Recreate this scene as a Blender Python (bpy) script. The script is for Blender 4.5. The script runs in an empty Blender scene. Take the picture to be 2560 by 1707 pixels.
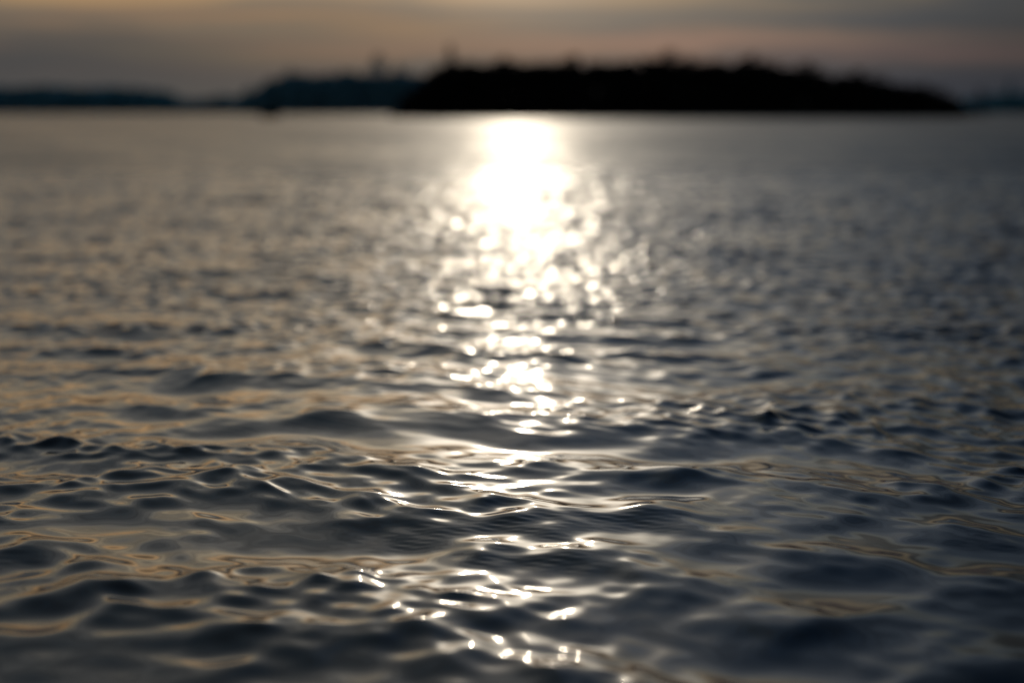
import bpy, math, random
import numpy as np

random.seed(7)
rng = np.random.default_rng(404)
scn = bpy.context.scene
col = scn.collection

# ------------------------------------------------------------------ constants
CAM_H = 0.54
FOCAL = 50.0
PITCH = math.radians(9.133)          # looking slightly down
SUN_EL = math.radians(12.0)
SUN_AZ = math.radians(0.2)          # clockwise from +Y
FPX = 3555.0                        # focal length in photo pixels, used only to turn measured angles into metres

def X(px, D):                        # metres sideways at distance D for a bearing measured in the photo
    return D * math.cos(PITCH) * (px - 1280.0) / FPX

def Z(py, D):                        # metres above the water at distance D for a measured elevation
    return CAM_H + D * math.tan(math.atan((853.5 - py + 22) / FPX) - PITCH)

# ------------------------------------------------------------------ helpers
def tag(o, label=None, cat=None, group=None, kind=None):
    if label: o['label'] = label
    if cat: o['category'] = cat
    if group: o['group'] = group
    if kind: o['kind'] = kind
    return o

def mesh_obj(name, verts, faces, mat, parent=None, smooth=False):
    me = bpy.data.meshes.new(name)
    me.from_pydata([tuple(v) for v in verts], [], [tuple(f) for f in faces])
    me.materials.append(mat)
    if smooth:
        me.polygons.foreach_set('use_smooth', [True] * len(me.polygons))
    me.update()
    o = bpy.data.objects.new(name, me)
    col.objects.link(o)
    if parent is not None: o.parent = parent
    return o

def empty(name, loc):
    o = bpy.data.objects.new(name, None)
    o.location = loc
    o.empty_display_size = 0.3
    col.objects.link(o)
    return o

def new_mat(name):
    m = bpy.data.materials.new(name); m.use_nodes = True
    nt = m.node_tree
    return m, nt, nt.nodes['Principled BSDF']

def noisy_mat(name, c1, c2, scale, rough=0.9):
    m, nt, b = new_mat(name)
    tc = nt.nodes.new('ShaderNodeTexCoord')
    n = nt.nodes.new('ShaderNodeTexNoise'); n.inputs['Scale'].default_value = scale; n.inputs['Detail'].default_value = 4
    r = nt.nodes.new('ShaderNodeValToRGB')
    r.color_ramp.elements[0].position = 0.35; r.color_ramp.elements[0].color = (*c1, 1)
    r.color_ramp.elements[1].position = 0.68; r.color_ramp.elements[1].color = (*c2, 1)
    nt.links.new(tc.outputs['Object'], n.inputs['Vector'])
    nt.links.new(n.outputs['Fac'], r.inputs['Fac'])
    nt.links.new(r.outputs['Color'], b.inputs['Base Color'])
    b.inputs['Roughness'].default_value = rough
    b.inputs['Specular IOR Level'].default_value = 0.1
    return m

# ------------------------------------------------------------------ materials
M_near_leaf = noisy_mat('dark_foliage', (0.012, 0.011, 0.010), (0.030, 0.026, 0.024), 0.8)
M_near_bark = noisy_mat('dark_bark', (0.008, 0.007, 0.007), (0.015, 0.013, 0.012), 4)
M_mid_leaf = noisy_mat('haze_tinted_foliage', (0.15, 0.34, 0.41), (0.20, 0.43, 0.50), 0.5)  # aerial haze is painted into this pale teal leaf colour
M_mid_bark = noisy_mat('haze_tinted_bark', (0.10, 0.27, 0.33), (0.13, 0.33, 0.40), 2)  # bark raised to teal to carry the same painted haze
M_far_leaf = noisy_mat('far_haze_tinted_foliage', (0.13, 0.36, 0.44), (0.18, 0.44, 0.52), 0.3)  # haze over the far shore is put into the base colour
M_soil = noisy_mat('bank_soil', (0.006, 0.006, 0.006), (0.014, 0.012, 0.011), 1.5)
M_mid_soil = noisy_mat('haze_tinted_soil', (0.012, 0.045, 0.065), (0.02, 0.06, 0.085), 0.7)  # blue-green tint stands in for haze over the distant ground
M_hull = noisy_mat('dark_hull_paint', (0.010, 0.011, 0.013), (0.018, 0.019, 0.021), 6, 0.6)
M_seat = noisy_mat('wet_wood', (0.014, 0.012, 0.010), (0.028, 0.024, 0.020), 9, 0.7)

def water_material():
    m, nt, b = new_mat('lake_water')
    L = nt.links.new
    b.inputs['Base Color'].default_value = (0.0015, 0.0045, 0.0085, 1)
    b.inputs['IOR'].default_value = 1.333
    at = nt.nodes.new('ShaderNodeAttribute'); at.attribute_name = 'fine_slope'
    # roughness carries the ripples too fine for the mesh at that distance
    base = nt.nodes.new('ShaderNodeMath'); base.operation = 'ADD'; base.inputs[1].default_value = BASE_ALPHA
    L(at.outputs['Fac'], base.inputs[0])
    sq = nt.nodes.new('ShaderNodeMath'); sq.operation = 'SQRT'
    L(base.outputs[0], sq.inputs[0])
    L(sq.outputs[0], b.inputs['Roughness'])
    return m

BASE_ALPHA = 0.0045

# ------------------------------------------------------------------ water
def wave_set():
    """directional ripples: wavelength, direction, slope amplitude, phase"""
    comps = []
    N = 124
    lams = np.exp(np.linspace(math.log(0.024), math.log(1.3), N)) * np.exp(rng.normal(0, 0.03, N))
    for lam in lams:
        # slope spectrum over log wavelength: broad hump around 0.3 m with a tail of fine ripples
        s = 0.40 * math.exp(-0.5 * ((math.log(lam) - math.log(0.27)) / 0.66) ** 2) + 0.70 * math.exp(-0.5 * ((math.log(lam) - math.log(0.07)) / 0.55) ** 2)
        spread = math.radians(16 + 44 * min(1.0, 0.10 / lam) ** 1.2)
        ang = math.radians(-97) + rng.normal(0, spread)      # mostly running towards the camera
        comps.append([lam, ang, s, rng.uniform(0, 2 * math.pi)])
    c = np.array(comps)
    tot = math.sqrt(0.5 * np.sum(c[:, 2] ** 2))
    c[:, 2] *= 0.165 / tot                                    # total rms slope
    return c

def build_water():
    def seg(r0, r1, k):
        n = max(2, int(math.log(r1 / r0) / k)); return list(np.exp(np.linspace(math.log(r0), math.log(r1), n, endpoint=False)))
    r = seg(0.22, 1.1, 0.012) + seg(1.1, 4.5, 0.0014) + seg(4.5, 14, 0.0013) + seg(14, 40, 0.0020) + seg(40, 140, 0.0040) + seg(140, 9000, 0.04) + [9000.0]
    r = np.array(r)
    a = []
    t = 0.0
    while t < math.pi:
        a.append(t)
        d = math.degrees(t)
        t += 0.00095 if d < 24 else (0.004 if d < 60 else 0.03)
    a = np.array(a)
    a = np.concatenate([-a[:0:-1], a])                        # bearing from +Y, leaves a gap closed below
    nr, na = len(r), len(a)
    ca, sa = np.cos(a).astype(np.float64), np.sin(a).astype(np.float64)
    px = r[:, None] * sa[None, :]
    py = r[:, None] * ca[None, :]
    # a slow warp so that crests wander, join and end
    wx = 0.035 * np.sin(py * 2.3 + 1.1 * px + 0.4) + 0.03 * np.sin(px * 3.7 - py * 1.9 + 2.0) + 0.018 * np.sin(px * 6.1 + py * 4.3)
    wy = 0.035 * np.sin(px * 2.9 - 0.7 * py + 1.3) + 0.028 * np.sin(px * 1.7 + py * 3.1 + 0.2) + 0.016 * np.sin(px * 7.3 - py * 3.9 + 4)
    qx, qy = px + wx, py + wy
    dr = np.gradient(r)
    z = np.zeros_like(px); hx = np.zeros_like(px); hy = np.zeros_like(px)
    miss = np.zeros(nr)
    # patchiness of the fine ripples
    patch = 0.62 + 0.5 * np.sin(qx * 1.7 - qy * 1.3 + 2.6) * np.sin(qy * 2.6 + qx * 0.9 + 0.4) + 0.3 * np.sin(qx * 2.6 + qy * 4.1 + 2.2)
    far_even = np.clip((r - 2.6) / 1.8, 0, 1)[:, None]
    patch = np.clip(patch, 0.28, 0.85) * (1 - far_even) + 1.05 * far_even
    zl = None
    for lam, ang, s, ph in WAVES[::-1]:
        w = np.clip((lam / dr - 2.2) / 1.6, 0, 1); w = w * w * (3 - 2 * w)
        miss += 0.5 * s * s * (1 - w * w)
        rows = np.nonzero(w > 0.01)[0]
        if len(rows) == 0: continue
        i1 = rows[-1] + 1
        k = 2 * math.pi / lam
        cx, cy = math.cos(ang), math.sin(ang)
        A = s / k
        p = k * (cx * qx[:i1] + cy * qy[:i1]) + ph
        ww = (w[:i1, None] * A)
        if lam < 0.15:
            if zl is None:                                    # fine ripples gather on the crests of the longer ones
                zl = np.clip(1.0 + 0.5 * (1 - 0.7 * far_even) * z / 0.006, 0.35, 1.45)
            ww = ww * (patch[:i1] * zl[:i1])
        z[:i1] += ww * np.cos(p)
        sn = np.sin(p); sn *= ww * 0.75
        hx[:i1] -= sn * cx; hy[:i1] -= sn * cy
    # capillary ripple trains riding on the near faces of the larger ripples
    i1 = int(np.searchsorted(r, 4.4)); i0 = int(np.searchsorted(r, 1.1))
    gz = np.gradient(z[i0:i1], axis=0) / dr[i0:i1, None]
    face = np.clip((gz - 0.02) / 0.16, 0, 1)
    pm = np.clip(np.sin(px[i0:i1] * 3.3 + py[i0:i1] * 2.2 + 0.9) * np.sin(py[i0:i1] * 6.3 - px[i0:i1] * 4.6) * 1.5 - 0.2, 0, 1)
    fade = np.clip((3.2 - r[i0:i1]) / 1.0, 0, 1)[:, None]
    for lam, ang, s in ((0.0150, -1.85, 0.060), (0.0125, -1.40, 0.045), (0.0185, -2.15, 0.050)):
        k = 2 * math.pi / lam
        z[i0:i1] += (s / k) * face * pm * fade * np.cos(k * (math.cos(ang) * (qx[i0:i1] + hx[i0:i1]) + math.sin(ang) * (qy[i0:i1] + hy[i0:i1])))
    co = np.empty((nr * na + 1, 3), np.float32)
    co[:-1, 0] = (px + hx).ravel(); co[:-1, 1] = (py + hy).ravel(); co[:-1, 2] = z.ravel()
    co[-1] = (0, 0, 0)
    j = np.arange(na); jn = (j + 1) % na
    i = np.arange(nr - 1)[:, None] * na
    # winding chosen for upward normals (bearing increases clockwise)
    f = np.stack([i + j, i + na + j, i + na + jn, i + jn], axis=-1).reshape(-1, 4)[:, ::-1].astype(np.int32)
    tri = np.stack([np.full(na, nr * na), j, jn], axis=-1)[:, ::-1].astype(np.int32)
    me = bpy.data.meshes.new('water')
    nf, nt_ = len(f), len(tri)
    me.vertices.add(len(co)); me.vertices.foreach_set('co', co.ravel())
    loops = np.concatenate([f.ravel(), tri.ravel()])
    me.loops.add(len(loops)); me.loops.foreach_set('vertex_index', loops)
    me.polygons.add(nf + nt_)
    st = np.concatenate([np.arange(nf) * 4, nf * 4 + np.arange(nt_) * 3]).astype(np.int32)
    me.polygons.foreach_set('loop_start', st)
    me.polygons.foreach_set('use_smooth', np.ones(nf + nt_, bool))
    me.update(calc_edges=True)
    att = me.attributes.new('fine_slope', 'FLOAT', 'POINT')
    al = np.sqrt(2 * miss) * 0.52 + 0.013 * np.clip((r - 2.4) / 4.0, 0, 1)
    gust = 1.0 + 0.22 * np.sin(px * 0.21 + py * 0.33 + 1.7) * np.sin(py * 0.19 - px * 0.13) + 0.2 * np.sin(px * 0.55 - py * 0.83 + 0.4) * np.sin(px * 0.37 + py * 0.61) + 0.16 * np.sin(px * 1.3 + py * 1.9) * np.sin(py * 1.1 - px * 0.8 + 2)
    gust = np.clip(gust, 0.5, 1.5)
    val = np.empty(nr * na + 1, np.float32); val[:-1] = (al[:, None] * gust).ravel(); val[-1] = 0
    att.data.foreach_set('value', val)
    me.materials.append(water_material())
    o = bpy.data.objects.new('water', me); col.objects.link(o)
    tag(o, 'dark rippled lake water with a band of sun glitter', kind='structure')
    print('water verts', len(co), 'up', me.polygons[1000].normal.z)
    return o

WAVES = wave_set()
build_water()

# ------------------------------------------------------------------ trees
def leaf_cloud(centres, sizes, n, leaf, verts, faces, flat=0.5):
    """n small leaf-sized faces scattered through ellipsoid clumps"""
    m = len(centres)
    for _ in range(n):
        i = random.randrange(m)
        c, s = centres[i], sizes[i]
        u = random.random() ** 0.4
        th = random.uniform(0, 2 * math.pi); ph = math.acos(random.uniform(-1, 1))
        p = (c[0] + s[0] * u * math.sin(ph) * math.cos(th), c[1] + s[1] * u * math.sin(ph) * math.sin(th), max(0.02, c[2] + s[2] * u * math.cos(ph)))
        l = leaf * random.uniform(0.6, 1.4)
        az = random.uniform(0, math.pi); ti = random.uniform(-1.1, 1.1)
        ux, uy = math.cos(az), math.sin(az)
        vx, vy, vz = -uy * math.sin(ti), ux * math.sin(ti), math.cos(ti)
        b = len(verts)
        for q, w in ((-.5, 0), (0, -.32), (.5, 0), (0, .32)):
            verts.append((p[0] + l * (q * vx + w * ux * 2 * flat), p[1] + l * (q * vy + w * uy * 2 * flat), p[2] + l * q * vz))
        faces.append((b, b + 1, b + 2, b + 3))

def limb(p0, p1, r0, r1, verts, faces, n=6, seg=4, bend=0.06):
    p0 = np.array(p0, float); p1 = np.array(p1, float)
    d = p1 - p0; L = np.linalg.norm(d)
    off = np.array([random.uniform(-1, 1), random.uniform(-1, 1), 0]) * bend * L
    base = len(verts)
    ax = d / L
    u = np.cross(ax, [0.3, 0.9, 0.2]); u /= np.linalg.norm(u); v = np.cross(ax, u)
    for s in range(seg + 1):
        t = s / seg
        c = p0 + d * t + off * math.sin(math.pi * t)
        rr = r0 + (r1 - r0) * t
        for k in range(n):
            a = 2 * math.pi * k / n
            verts.append(tuple(c + rr * (math.cos(a) * u + math.sin(a) * v)))
    for s in range(seg):
        for k in range(n):
            faces.append((base + s * n + k, base + s * n + (k + 1) % n, base + (s + 1) * n + (k + 1) % n, base + (s + 1) * n + k))
    faces.append(tuple(base + seg * n + k for k in range(n)))

def tree(name, loc, h, w, label, cat, leafm, barkm, shape='round', leaf=0.3, n=700, group=None, low=0.25):
    root = empty(name, loc)
    tag(root, label, cat, group)
    tv, tf = [], []
    limb((0, 0, -0.2), (random.uniform(-.03, .03) * h, 0, h * 0.86), 0.028 * h + 0.03, 0.006 * h, tv, tf, 8, 7, 0.02)
    cs, ss = [], []
    for k in range(16):
        t = low + (0.95 - low) * (k + 0.5) / 16
        if shape == 'spire':
            rad = w * 0.5 * (1 - t) ** 0.7 * random.uniform(0.6, 1.1)
        elif shape == 'column':
            rad = w * 0.5 * math.sin(math.pi * min(1, 0.12 + 0.85 * (t - low) / (1 - low))) ** 0.5 * random.uniform(0.5, 1.0)
        else:
            rad = w * 0.5 * math.sin(math.pi * min(0.97, 0.2 + 0.78 * (t - low) / (1 - low))) ** 0.8 * random.uniform(0.55, 1.1)
        a = k * 2.4 + random.uniform(-.4, .4)
        e = (rad * 0.72 * math.cos(a), rad * 0.72 * math.sin(a), t * h)
        limb((0, 0, max(0.1, t - 0.12) * h), e, 0.012 * h, 0.003 * h, tv, tf, 5, 3, 0.08)
        cs.append(e)
        q = max(0.05 * h, rad * random.uniform(0.45, 0.7))
        ss.append((q, q, min(q, 0.09 * h) * random.uniform(0.8, 1.2)))
    mesh_obj('trunk', tv, tf, barkm, root)
    lv, lf = [], []
    leaf_cloud(cs, ss, n, leaf, lv, lf)
    mesh_obj('crown', lv, lf, leafm, root)
    return root

def outline(pts, x):
    for (x0, y0), (x1, y1) in zip(pts, pts[1:]):
        if x0 <= x <= x1: return y0 + (y1 - y0) * (x - x0) / (x1 - x0)
    return 0.0

def wood(name, pts, D, depth, leafm, label, clump, leaf, per):
    """a far-off wood that reads as one mass: leaf clumps up to a ragged skyline (pts in measured angles -> metres)"""
    P = [(X(a, D), Z(b, D)) for a, b in pts]
    verts, faces = [], []
    x = P[0][0]
    while x < P[-1][0]:
        for layer in range(3):
            y = D + depth * (layer + random.uniform(0.1, 0.9)) / 3
            h = outline(P, x) * random.uniform(0.86, 1.03)
            if h < 0.12: continue
            zz = 0.0
            cs, ss = [], []
            while zz < h:
                c = clump * random.uniform(0.7, 1.3)
                zc = min(zz + c * 0.5, max(h - c * 0.55, c * 0.3))
                cs.append((x + random.uniform(-.5, .5) * clump, y, zc)); ss.append((c * 0.8, c * 0.8, c * 0.62))
                zz += c * 0.75
            leaf_cloud(cs, ss, per * len(cs), leaf, verts, faces, 0.8)
        x += clump * 0.7
    o = mesh_obj(name, verts, faces, leafm)
    tag(o, label, None, None, 'stuff')
    return o

def bank(name, x0, x1, y0, y1, h, mat, label):
    """low earth bank with an irregular edge and sloping margins"""
    n = 60
    rings = [(1.0, -0.3), (0.985, h * 0.35), (0.94, h * 0.8), (0.8, h), (0.4, h * 1.15)]
    verts, faces = [], []
    cx, cy = (x0 + x1) / 2, (y0 + y1) / 2
    jit = [1 + 0.05 * math.sin(3 * a * 2 * math.pi / n + 1) + random.uniform(-.03, .03) for a in range(n)]
    for s, zz in rings:
        for k in range(n):
            a = 2 * math.pi * k / n
            ex = math.copysign(abs(math.cos(a)) ** 0.6, math.cos(a)); ey = math.copysign(abs(math.sin(a)) ** 0.6, math.sin(a))
            verts.append((cx + (x1 - x0) / 2 * ex * s * min(1.0, jit[k]), cy + (y1 - y0) / 2 * ey * s * jit[k], zz * random.uniform(0.85, 1.15)))
    for i in range(len(rings) - 1):
        for k in range(n):
            faces.append((i * n + k, i * n + (k + 1) % n, (i + 1) * n + (k + 1) % n, (i + 1) * n + k))
    faces.append(tuple((len(rings) - 1) * n + k for k in range(n)))
    o = mesh_obj(name, verts, faces, mat, None, True)
    tag(o, label, kind='structure')
    return o

# --- the black wooded island
DI = 150.0
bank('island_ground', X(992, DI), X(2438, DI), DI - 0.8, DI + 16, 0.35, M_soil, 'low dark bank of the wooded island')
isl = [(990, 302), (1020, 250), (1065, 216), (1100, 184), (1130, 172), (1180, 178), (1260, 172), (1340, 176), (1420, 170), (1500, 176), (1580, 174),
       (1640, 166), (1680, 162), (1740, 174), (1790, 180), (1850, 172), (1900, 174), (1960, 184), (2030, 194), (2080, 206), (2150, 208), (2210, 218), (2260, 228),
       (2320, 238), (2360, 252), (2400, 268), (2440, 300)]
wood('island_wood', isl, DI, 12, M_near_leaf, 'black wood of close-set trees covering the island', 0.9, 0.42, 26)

G = 'trees on the island skyline'
def itree(px, py, wpx, label, shape='round', n=700, dy=1.5, leaf=0.26, low=0.2):
    h = Z(py, DI + dy); w = wpx / FPX * DI
    tree('island_tree', (X(px, DI + dy), DI + dy, 0.25), h - 0.25, w, label, 'tree', M_near_leaf, M_near_bark, shape, leaf, n, G, low)

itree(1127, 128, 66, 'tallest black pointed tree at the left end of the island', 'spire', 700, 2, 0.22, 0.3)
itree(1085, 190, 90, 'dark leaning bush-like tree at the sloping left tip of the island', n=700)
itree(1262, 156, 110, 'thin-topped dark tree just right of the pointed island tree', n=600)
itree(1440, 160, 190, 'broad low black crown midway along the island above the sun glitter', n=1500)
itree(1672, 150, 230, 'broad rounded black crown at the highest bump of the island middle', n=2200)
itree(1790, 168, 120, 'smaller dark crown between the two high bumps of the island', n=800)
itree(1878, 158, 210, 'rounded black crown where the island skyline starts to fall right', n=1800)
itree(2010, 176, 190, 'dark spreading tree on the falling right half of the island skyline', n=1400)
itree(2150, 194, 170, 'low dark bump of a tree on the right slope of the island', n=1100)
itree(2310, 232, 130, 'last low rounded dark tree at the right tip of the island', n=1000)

# --- the teal wood behind, left of the island
DM = 480.0
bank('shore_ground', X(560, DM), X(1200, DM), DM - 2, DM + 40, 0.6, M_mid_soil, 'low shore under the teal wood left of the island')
mid = [(590, 288), (612, 250), (655, 236), (690, 210), (728, 203), (755, 205), (790, 209), (830, 206), (870, 198), (905, 206), (930, 208), (960, 200), (980, 206), (1005, 198), (1060, 214), (1200, 210)]
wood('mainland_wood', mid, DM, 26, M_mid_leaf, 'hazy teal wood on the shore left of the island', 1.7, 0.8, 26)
GM = 'trees in the teal wood'
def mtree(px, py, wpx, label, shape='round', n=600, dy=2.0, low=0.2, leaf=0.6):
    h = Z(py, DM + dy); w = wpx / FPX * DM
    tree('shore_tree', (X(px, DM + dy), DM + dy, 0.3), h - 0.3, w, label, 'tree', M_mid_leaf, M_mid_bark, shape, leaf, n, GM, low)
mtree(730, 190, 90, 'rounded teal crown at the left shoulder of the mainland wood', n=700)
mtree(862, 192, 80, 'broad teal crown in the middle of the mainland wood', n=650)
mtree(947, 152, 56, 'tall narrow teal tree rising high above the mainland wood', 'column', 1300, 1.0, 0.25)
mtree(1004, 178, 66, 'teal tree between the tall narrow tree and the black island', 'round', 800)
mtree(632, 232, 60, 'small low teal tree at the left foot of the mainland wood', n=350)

# --- far shores
DF = 1000.0
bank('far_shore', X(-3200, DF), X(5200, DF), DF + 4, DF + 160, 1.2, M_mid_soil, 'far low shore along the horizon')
far = [(-2600, 236), (-1500, 228), (-900, 236), (-500, 238), (-200, 232), (0, 238), (40, 236), (90, 230), (140, 242), (190, 240), (240, 235), (280, 244), (330, 240), (370, 247), (395, 252), (412, 268), (470, 272), (500, 266), (540, 258), (565, 266), (620, 272), (700, 270)]
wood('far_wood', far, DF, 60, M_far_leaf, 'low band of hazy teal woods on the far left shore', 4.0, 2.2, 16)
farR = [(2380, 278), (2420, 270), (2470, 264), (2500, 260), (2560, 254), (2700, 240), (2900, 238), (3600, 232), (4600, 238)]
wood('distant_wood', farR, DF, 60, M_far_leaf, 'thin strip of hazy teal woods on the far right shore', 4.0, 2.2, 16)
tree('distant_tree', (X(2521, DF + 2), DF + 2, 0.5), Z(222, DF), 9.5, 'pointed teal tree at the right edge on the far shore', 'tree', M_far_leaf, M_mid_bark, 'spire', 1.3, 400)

# --- small islet bush at the right
DB = 200.0
bank('islet_ground', X(2432, DB), X(2474, DB), DB - 0.6, DB + 1.4, 0.22, M_soil, 'tiny dark islet right of the island')
tree('lone_bush', (X(2452, DB), DB + 0.3, 0.1), Z(240, DB), 2.3, 'small dark bush on the tiny islet right of the island', 'bush', M_near_leaf, M_near_bark, 'round', 0.16, 420, None, 0.12)

# --- small boat far out on the left
def dinghy(loc, rz):
    root = empty('rowing_boat', loc); root.rotation_euler = (0, 0, rz)
    tag(root, 'small dark open boat low on the water in front of the teal wood', 'boat')
    L, B, H = 3.2, 1.35, 0.62
    ns, nc = 14, 9
    def ring(s, inset):
        t = s / (ns - 1)
        x = -L / 2 + L * t
        half = B / 2 * (0.80 + 0.20 * math.sin(math.pi * min(1, t * 1.1))) * (1 - max(0, (t - 0.55) / 0.45) ** 2.2) + 0.015 - inset
        half = max(half, 0.012)
        keel = -0.16 + 0.30 * max(0, (t - 0.6) / 0.4) ** 2 + inset
        top = H - 0.16 + 0.22 * max(0, (t - 0.4) / 0.6) ** 2
        out = []
        for c in range(nc):
            u = -1 + 2 * c / (nc - 1)
            out.append((x, half * math.copysign(abs(u) ** 0.6, u), keel + (top - keel) * abs(u) ** 2.2))
        return out
    v, f = [], []
    for side, inset in ((0, 0.0), (1, 0.04)):
        for s in range(ns): v += ring(s, inset)
    def idx(side, s, c): return side * ns * nc + s * nc + c
    for s in range(ns - 1):
        for c in range(nc - 1):
            f.append((idx(0, s, c), idx(0, s, c + 1), idx(0, s + 1, c + 1), idx(0, s + 1, c)))
            f.append((idx(1, s, c), idx(1, s + 1, c), idx(1, s + 1, c + 1), idx(1, s, c + 1)))
        for c in (0, nc - 1):
            f.append((idx(0, s, c), idx(0, s + 1, c), idx(1, s + 1, c), idx(1, s, c)))
    f.append(tuple(idx(0, 0, c) for c in range(nc))); f.append(tuple(idx(1, 0, c) for c in reversed(range(nc))))
    for c in range(nc - 1):
        f.append((idx(0, ns - 1, c), idx(0, ns - 1, c + 1), idx(1, ns - 1, c + 1), idx(1, ns - 1, c)))
    mesh_obj('hull', v, f, M_hull, root, True)
    for x, hw in ((-1.25, 0.50), (-0.3, 0.56), (0.7, 0.46)):
        bv = [(x + a * 0.12, b * hw, 0.26 + c * 0.02) for a in (-1, 1) for b in (-1, 1) for c in (-1, 1)]
        bf = [(0, 1, 3, 2), (4, 6, 7, 5), (0, 4, 5, 1), (2, 3, 7, 6), (0, 2, 6, 4), (1, 5, 7, 3)]
        mesh_obj('seat', bv, bf, M_seat, root)
    # outboard motor on the stern
    mv, mf = [], []
    limb((-L / 2 - 0.08, 0, -0.35), (-L / 2 - 0.08, 0, 0.5), 0.05, 0.05, mv, mf, 8, 3, 0)
    limb((-L / 2 - 0.10, 0, 0.46), (-L / 2 - 0.10, 0, 0.66), 0.12, 0.13, mv, mf, 10, 2, 0)
    limb((-L / 2 - 0.10, 0, 0.66), (-L / 2 - 0.10, 0, 0.82), 0.13, 0.07, mv, mf, 10, 2, 0)
    limb((-L / 2 - 0.02, 0, 0.6), (-L / 2 + 0.42, 0.05, 0.68), 0.02, 0.022, mv, mf, 6, 2, 0)
    mesh_obj('outboard_motor', mv, mf, M_hull, root, True)
    return root
boat = dinghy((X(670, 150), 150, 0.0), math.radians(118))
boat.scale = (1.3, 1.3, 1.3)

# ------------------------------------------------------------------ sky and sun
world = bpy.data.worlds.new('World'); scn.world = world; world.use_nodes = True
nt = world.node_tree; L = nt.links.new
for n in list(nt.nodes): nt.nodes.remove(n)
def N(t): return nt.nodes.new(t)
def math_node(op, a=None, b=None, c=None, clamp=False):
    n = N('ShaderNodeMath'); n.operation = op; n.use_clamp = clamp
    for i, v in enumerate((a, b, c)):
        if v is None: continue
        if isinstance(v, (int, float)): n.inputs[i].default_value = v
        else: L(v, n.inputs[i])
    return n.outputs[0]
def ramp(fac, stops, interp='EASE'):
    r = N('ShaderNodeValToRGB'); r.color_ramp.interpolation = interp
    e = r.color_ramp.elements
    while len(e) < len(stops): e.new(0.5)
    for el, (p, c) in zip(e, stops): el.position = p; el.color = (*c, 1)
    L(fac, r.inputs['Fac']); return r.outputs['Color']
def mix(fac, a, b, mode='MIX'):
    m = N('ShaderNodeMix'); m.data_type = 'RGBA'; m.blend_type = mode
    if isinstance(fac, (int, float)): m.inputs[0].default_value = fac
    else: L(fac, m.inputs[0])
    for s, v in ((6, a), (7, b)):
        if isinstance(v, tuple): m.inputs[s].default_value = (*v, 1)
        else: L(v, m.inputs[s])
    return m.outputs[2]

tc = N('ShaderNodeTexCoord'); sep = N('ShaderNodeSeparateXYZ'); L(tc.outputs['Generated'], sep.inputs[0])
x, y, z = sep.outputs
zc = math_node('MAXIMUM', z, 0.0)
el = math_node('SQRT', zc)
az = math_node('ARCTAN2', x, y)                   # 0 towards the sun, + to the right
azd = math_node('MULTIPLY', az, 180 / math.pi)
eld = math_node('MULTIPLY', math_node('ARCSINE', zc), 180 / math.pi)

def P(d): return math.sqrt(math.sin(math.radians(d)))
grad = ramp(el, [(0.0, (0.066, 0.071, 0.083)), (P(1.2), (0.085, 0.083, 0.092)), (P(2.3), (0.158, 0.118, 0.101)), (P(3.4), (0.222, 0.158, 0.115)), (P(4.6), (0.34, 0.232, 0.145)),
                 (P(7), (0.95, 0.61, 0.32)), (P(12), (0.86, 0.75, 0.58)), (P(20), (0.41, 0.445, 0.50)), (P(45), (0.155, 0.235, 0.35)), (P(80), (0.07, 0.11, 0.17))])
# streaky cloud layer: coordinates in degrees, stretched along the horizon
comb = N('ShaderNodeCombineXYZ'); L(math_node('MULTIPLY', azd, 0.05), comb.inputs[0]); L(math_node('MULTIPLY', eld, 0.60), comb.inputs[1])
n1 = N('ShaderNodeTexNoise'); n1.inputs['Scale'].default_value = 1.6; n1.inputs['Detail'].default_value = 5; n1.inputs['Roughness'].default_value = 0.5; n1.inputs['Distortion'].default_value = 0.3
L(comb.outputs[0], n1.inputs['Vector'])
cl = N('ShaderNodeMapRange'); cl.interpolation_type = 'SMOOTHSTEP'; cl.inputs[1].default_value = 0.44; cl.inputs[2].default_value = 0.60
L(n1.outputs['Fac'], cl.inputs[0])
cloud = ramp(el, [(0.0, (0.06, 0.065, 0.078)), (P(2.5), (0.092, 0.094, 0.098)), (P(5), (0.135, 0.135, 0.135)), (P(10), (0.19, 0.19, 0.195)), (P(30), (0.19, 0.22, 0.27)), (P(80), (0.09, 0.12, 0.165))])
sky = mix(math_node('MULTIPLY', cl.outputs[0], 0.8), grad, cloud)
# single cloud bars: centre bearing, centre elevation, half widths (degrees), colour, weight
def bar(sky, a0, e0, wa, we, c, k):
    da = math_node('POWER', math_node('DIVIDE', math_node('SUBTRACT', azd, a0), wa), 2.0)
    de = math_node('POWER', math_node('DIVIDE', math_node('SUBTRACT', math_node('ADD', eld, wob), e0), we), 2.0)
    f = math_node('MULTIPLY', math_node('EXPONENT', math_node('MULTIPLY', math_node('ADD', da, de), -1.0)), k)
    return mix(f, sky, c)
comb2 = N('ShaderNodeCombineXYZ'); L(math_node('MULTIPLY', azd, 0.16), comb2.inputs[0]); L(math_node('MULTIPLY', eld, 0.35), comb2.inputs[1])
n2 = N('ShaderNodeTexNoise'); n2.inputs['Scale'].default_value = 1.0; n2.inputs['Detail'].default_value = 4
L(comb2.outputs[0], n2.inputs['Vector'])
wob = math_node('MULTIPLY', math_node('SUBTRACT', n2.outputs['Fac'], 0.5), 1.4)
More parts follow.
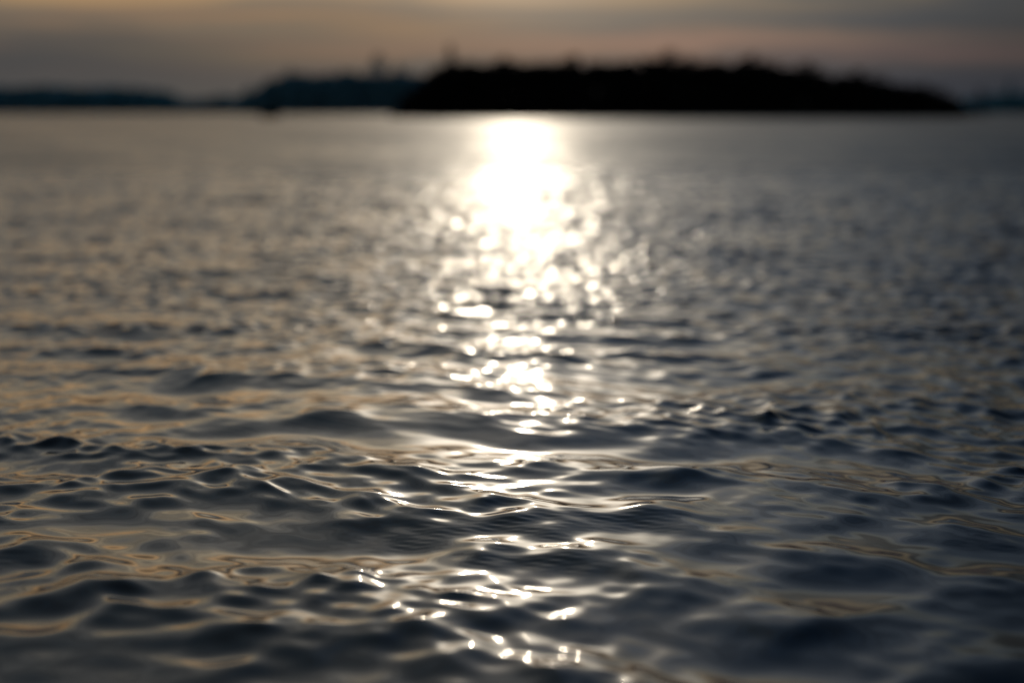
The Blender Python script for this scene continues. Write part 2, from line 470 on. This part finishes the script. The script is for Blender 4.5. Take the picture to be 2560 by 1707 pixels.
for b in ((6.0, 3.55, 7.5, 0.36, (0.14, 0.142, 0.138), 0.65), (16.0, 3.9, 6.0, 0.5, (0.13, 0.125, 0.128), 0.55), (9.0, 2.75, 10.0, 0.32, (0.36, 0.205, 0.145), 0.9), (17.0, 2.2, 7.0, 0.3, (0.27, 0.155, 0.125), 0.9), (3.0, 1.75, 8.0, 0.22, (0.105, 0.098, 0.104), 0.85), (-6.0, 2.75, 6.0, 0.22, (0.13, 0.118, 0.112), 0.7),
          (20.0, 10.5, 12.0, 3.6, (0.035, 0.050, 0.068), 0.88), (-18.0, 1.9, 9.0, 1.1, (0.052, 0.060, 0.076), 0.95), (-9.0, 2.2, 7.0, 0.25, (0.085, 0.09, 0.088), 0.8), (-4.0, 3.2, 6.0, 0.35, (0.24, 0.165, 0.115), 0.6), (-18.0, 4.4, 6.0, 0.35, (0.40, 0.28, 0.16), 0.45), (-2.0, 2.4, 9.0, 0.3, (0.23, 0.15, 0.115), 0.6), (-12.0, 3.7, 7.0, 0.25, (0.26, 0.17, 0.12), 0.5), (-10.0, 3.3, 5.0, 0.3, (0.14, 0.13, 0.12), 0.7)):
    sky = bar(sky, *b)
# brightness falls off away from the sun's bearing, faster to the right
aa = math_node('ABSOLUTE', azd)
right = math_node('GREATER_THAN', azd, 0.0)
wid = math_node('SUBTRACT', 56.0, math_node("MULTIPLY", right, 41.0))
fall = math_node('EXPONENT', math_node('MULTIPLY', math_node('POWER', math_node('DIVIDE', aa, wid), 2.0), -1.0))
fall = math_node('ADD', math_node('MULTIPLY', fall, 0.76), 0.24)
tint = N('ShaderNodeMapRange'); tint.interpolation_type = 'SMOOTHSTEP'; tint.inputs[1].default_value = -14.0; tint.inputs[2].default_value = 26.0; L(azd, tint.inputs[0])
side = mix(tint.outputs[0], (1.13, 1.03, 0.86), (0.82, 1.02, 1.24))
cool = mix(fall, (0.74, 0.95, 1.18), side)
sky = mix(1.0, sky, cool, 'MULTIPLY')
fv = N('ShaderNodeCombineXYZ')
for k in range(3): L(fall, fv.inputs[k])
sky = mix(1.0, sky, fv.outputs[0], 'MULTIPLY')
# hazy glow around the veiled sun
sd = (math.cos(SUN_EL) * math.sin(SUN_AZ), math.cos(SUN_EL) * math.cos(SUN_AZ), math.sin(SUN_EL))
dot = N('ShaderNodeVectorMath'); dot.operation = 'DOT_PRODUCT'; L(tc.outputs['Generated'], dot.inputs[0]); dot.inputs[1].default_value = sd
ang = math_node('MULTIPLY', math_node('ARCCOSINE', math_node('MINIMUM', dot.outputs['Value'], 1.0)), 180 / math.pi)
g1 = math_node('MULTIPLY', math_node('EXPONENT', math_node('MULTIPLY', math_node('POWER', math_node('DIVIDE', ang, 3.9), 2.0), -1.0)), 3.8)
veil = N('ShaderNodeMapRange'); veil.interpolation_type = 'SMOOTHSTEP'; veil.inputs[1].default_value = 3.6; veil.inputs[2].default_value = 8.5; L(eld, veil.inputs[0])
g2 = math_node('MULTIPLY', math_node('EXPONENT', math_node('MULTIPLY', math_node('POWER', math_node('DIVIDE', ang, 11.0), 2.0), -1.0)), math_node('MULTIPLY', veil.outputs[0], 0.42))
gl = math_node('ADD', g1, g2)
gv = N('ShaderNodeCombineXYZ')
for k, c in enumerate((1.0, 0.88, 0.72)): L(math_node('MULTIPLY', gl, c), gv.inputs[k])
sky = mix(1.0, sky, gv.outputs[0], 'ADD')

bg = N('ShaderNodeBackground'); L(sky, bg.inputs['Color']); bg.inputs['Strength'].default_value = 1.0
nis = N('ShaderNodeTexSky'); nis.sky_type = 'NISHITA'; nis.sun_disc = False
nis.sun_elevation = SUN_EL; nis.sun_rotation = SUN_AZ; nis.air_density = 1.0; nis.dust_density = 3.0
bg2 = N('ShaderNodeBackground'); L(nis.outputs[0], bg2.inputs['Color']); bg2.inputs['Strength'].default_value = 0.0005   # clear sky dimmed by the cloud cover
add = N('ShaderNodeAddShader'); L(bg.outputs[0], add.inputs[0]); L(bg2.outputs[0], add.inputs[1])
out = N('ShaderNodeOutputWorld'); L(add.outputs[0], out.inputs['Surface'])

sl = bpy.data.lights.new('sun', 'SUN'); sl.energy = 0.13; sl.angle = math.radians(0.9); sl.color = (1.0, 0.86, 0.66)
so = bpy.data.objects.new('sun', sl); col.objects.link(so)
so.rotation_euler = (math.radians(90) - SUN_EL, 0, math.pi - SUN_AZ)

# ------------------------------------------------------------------ camera
cd = bpy.data.cameras.new('camera'); cam = bpy.data.objects.new('camera', cd); col.objects.link(cam)
cam.location = (0, 0, CAM_H); cam.rotation_euler = (math.pi / 2 - PITCH, 0, 0)
cd.lens = FOCAL; cd.sensor_width = 36; cd.clip_start = 0.05; cd.clip_end = 20000
cd.dof.use_dof = True; cd.dof.focus_distance = 1.95; cd.dof.aperture_fstop = 1.8; cd.dof.aperture_blades = 0
scn.camera = cam

scn.view_settings.view_transform = 'Standard'; scn.view_settings.look = 'None'; scn.view_settings.exposure = 0; scn.view_settings.gamma = 1
scn.render.engine = 'CYCLES'
cy = scn.cycles
cy.use_adaptive_sampling = False
cy.use_denoising = True
try:
    cy.denoiser = 'OPENIMAGEDENOISE'; cy.denoising_input_passes = 'RGB_ALBEDO_NORMAL'; cy.denoising_prefilter = 'ACCURATE'
except Exception: pass
cy.max_bounces = 4; cy.glossy_bounces = 3; cy.diffuse_bounces = 2
cy.sample_clamp_direct = 25; cy.sample_clamp_indirect = 8
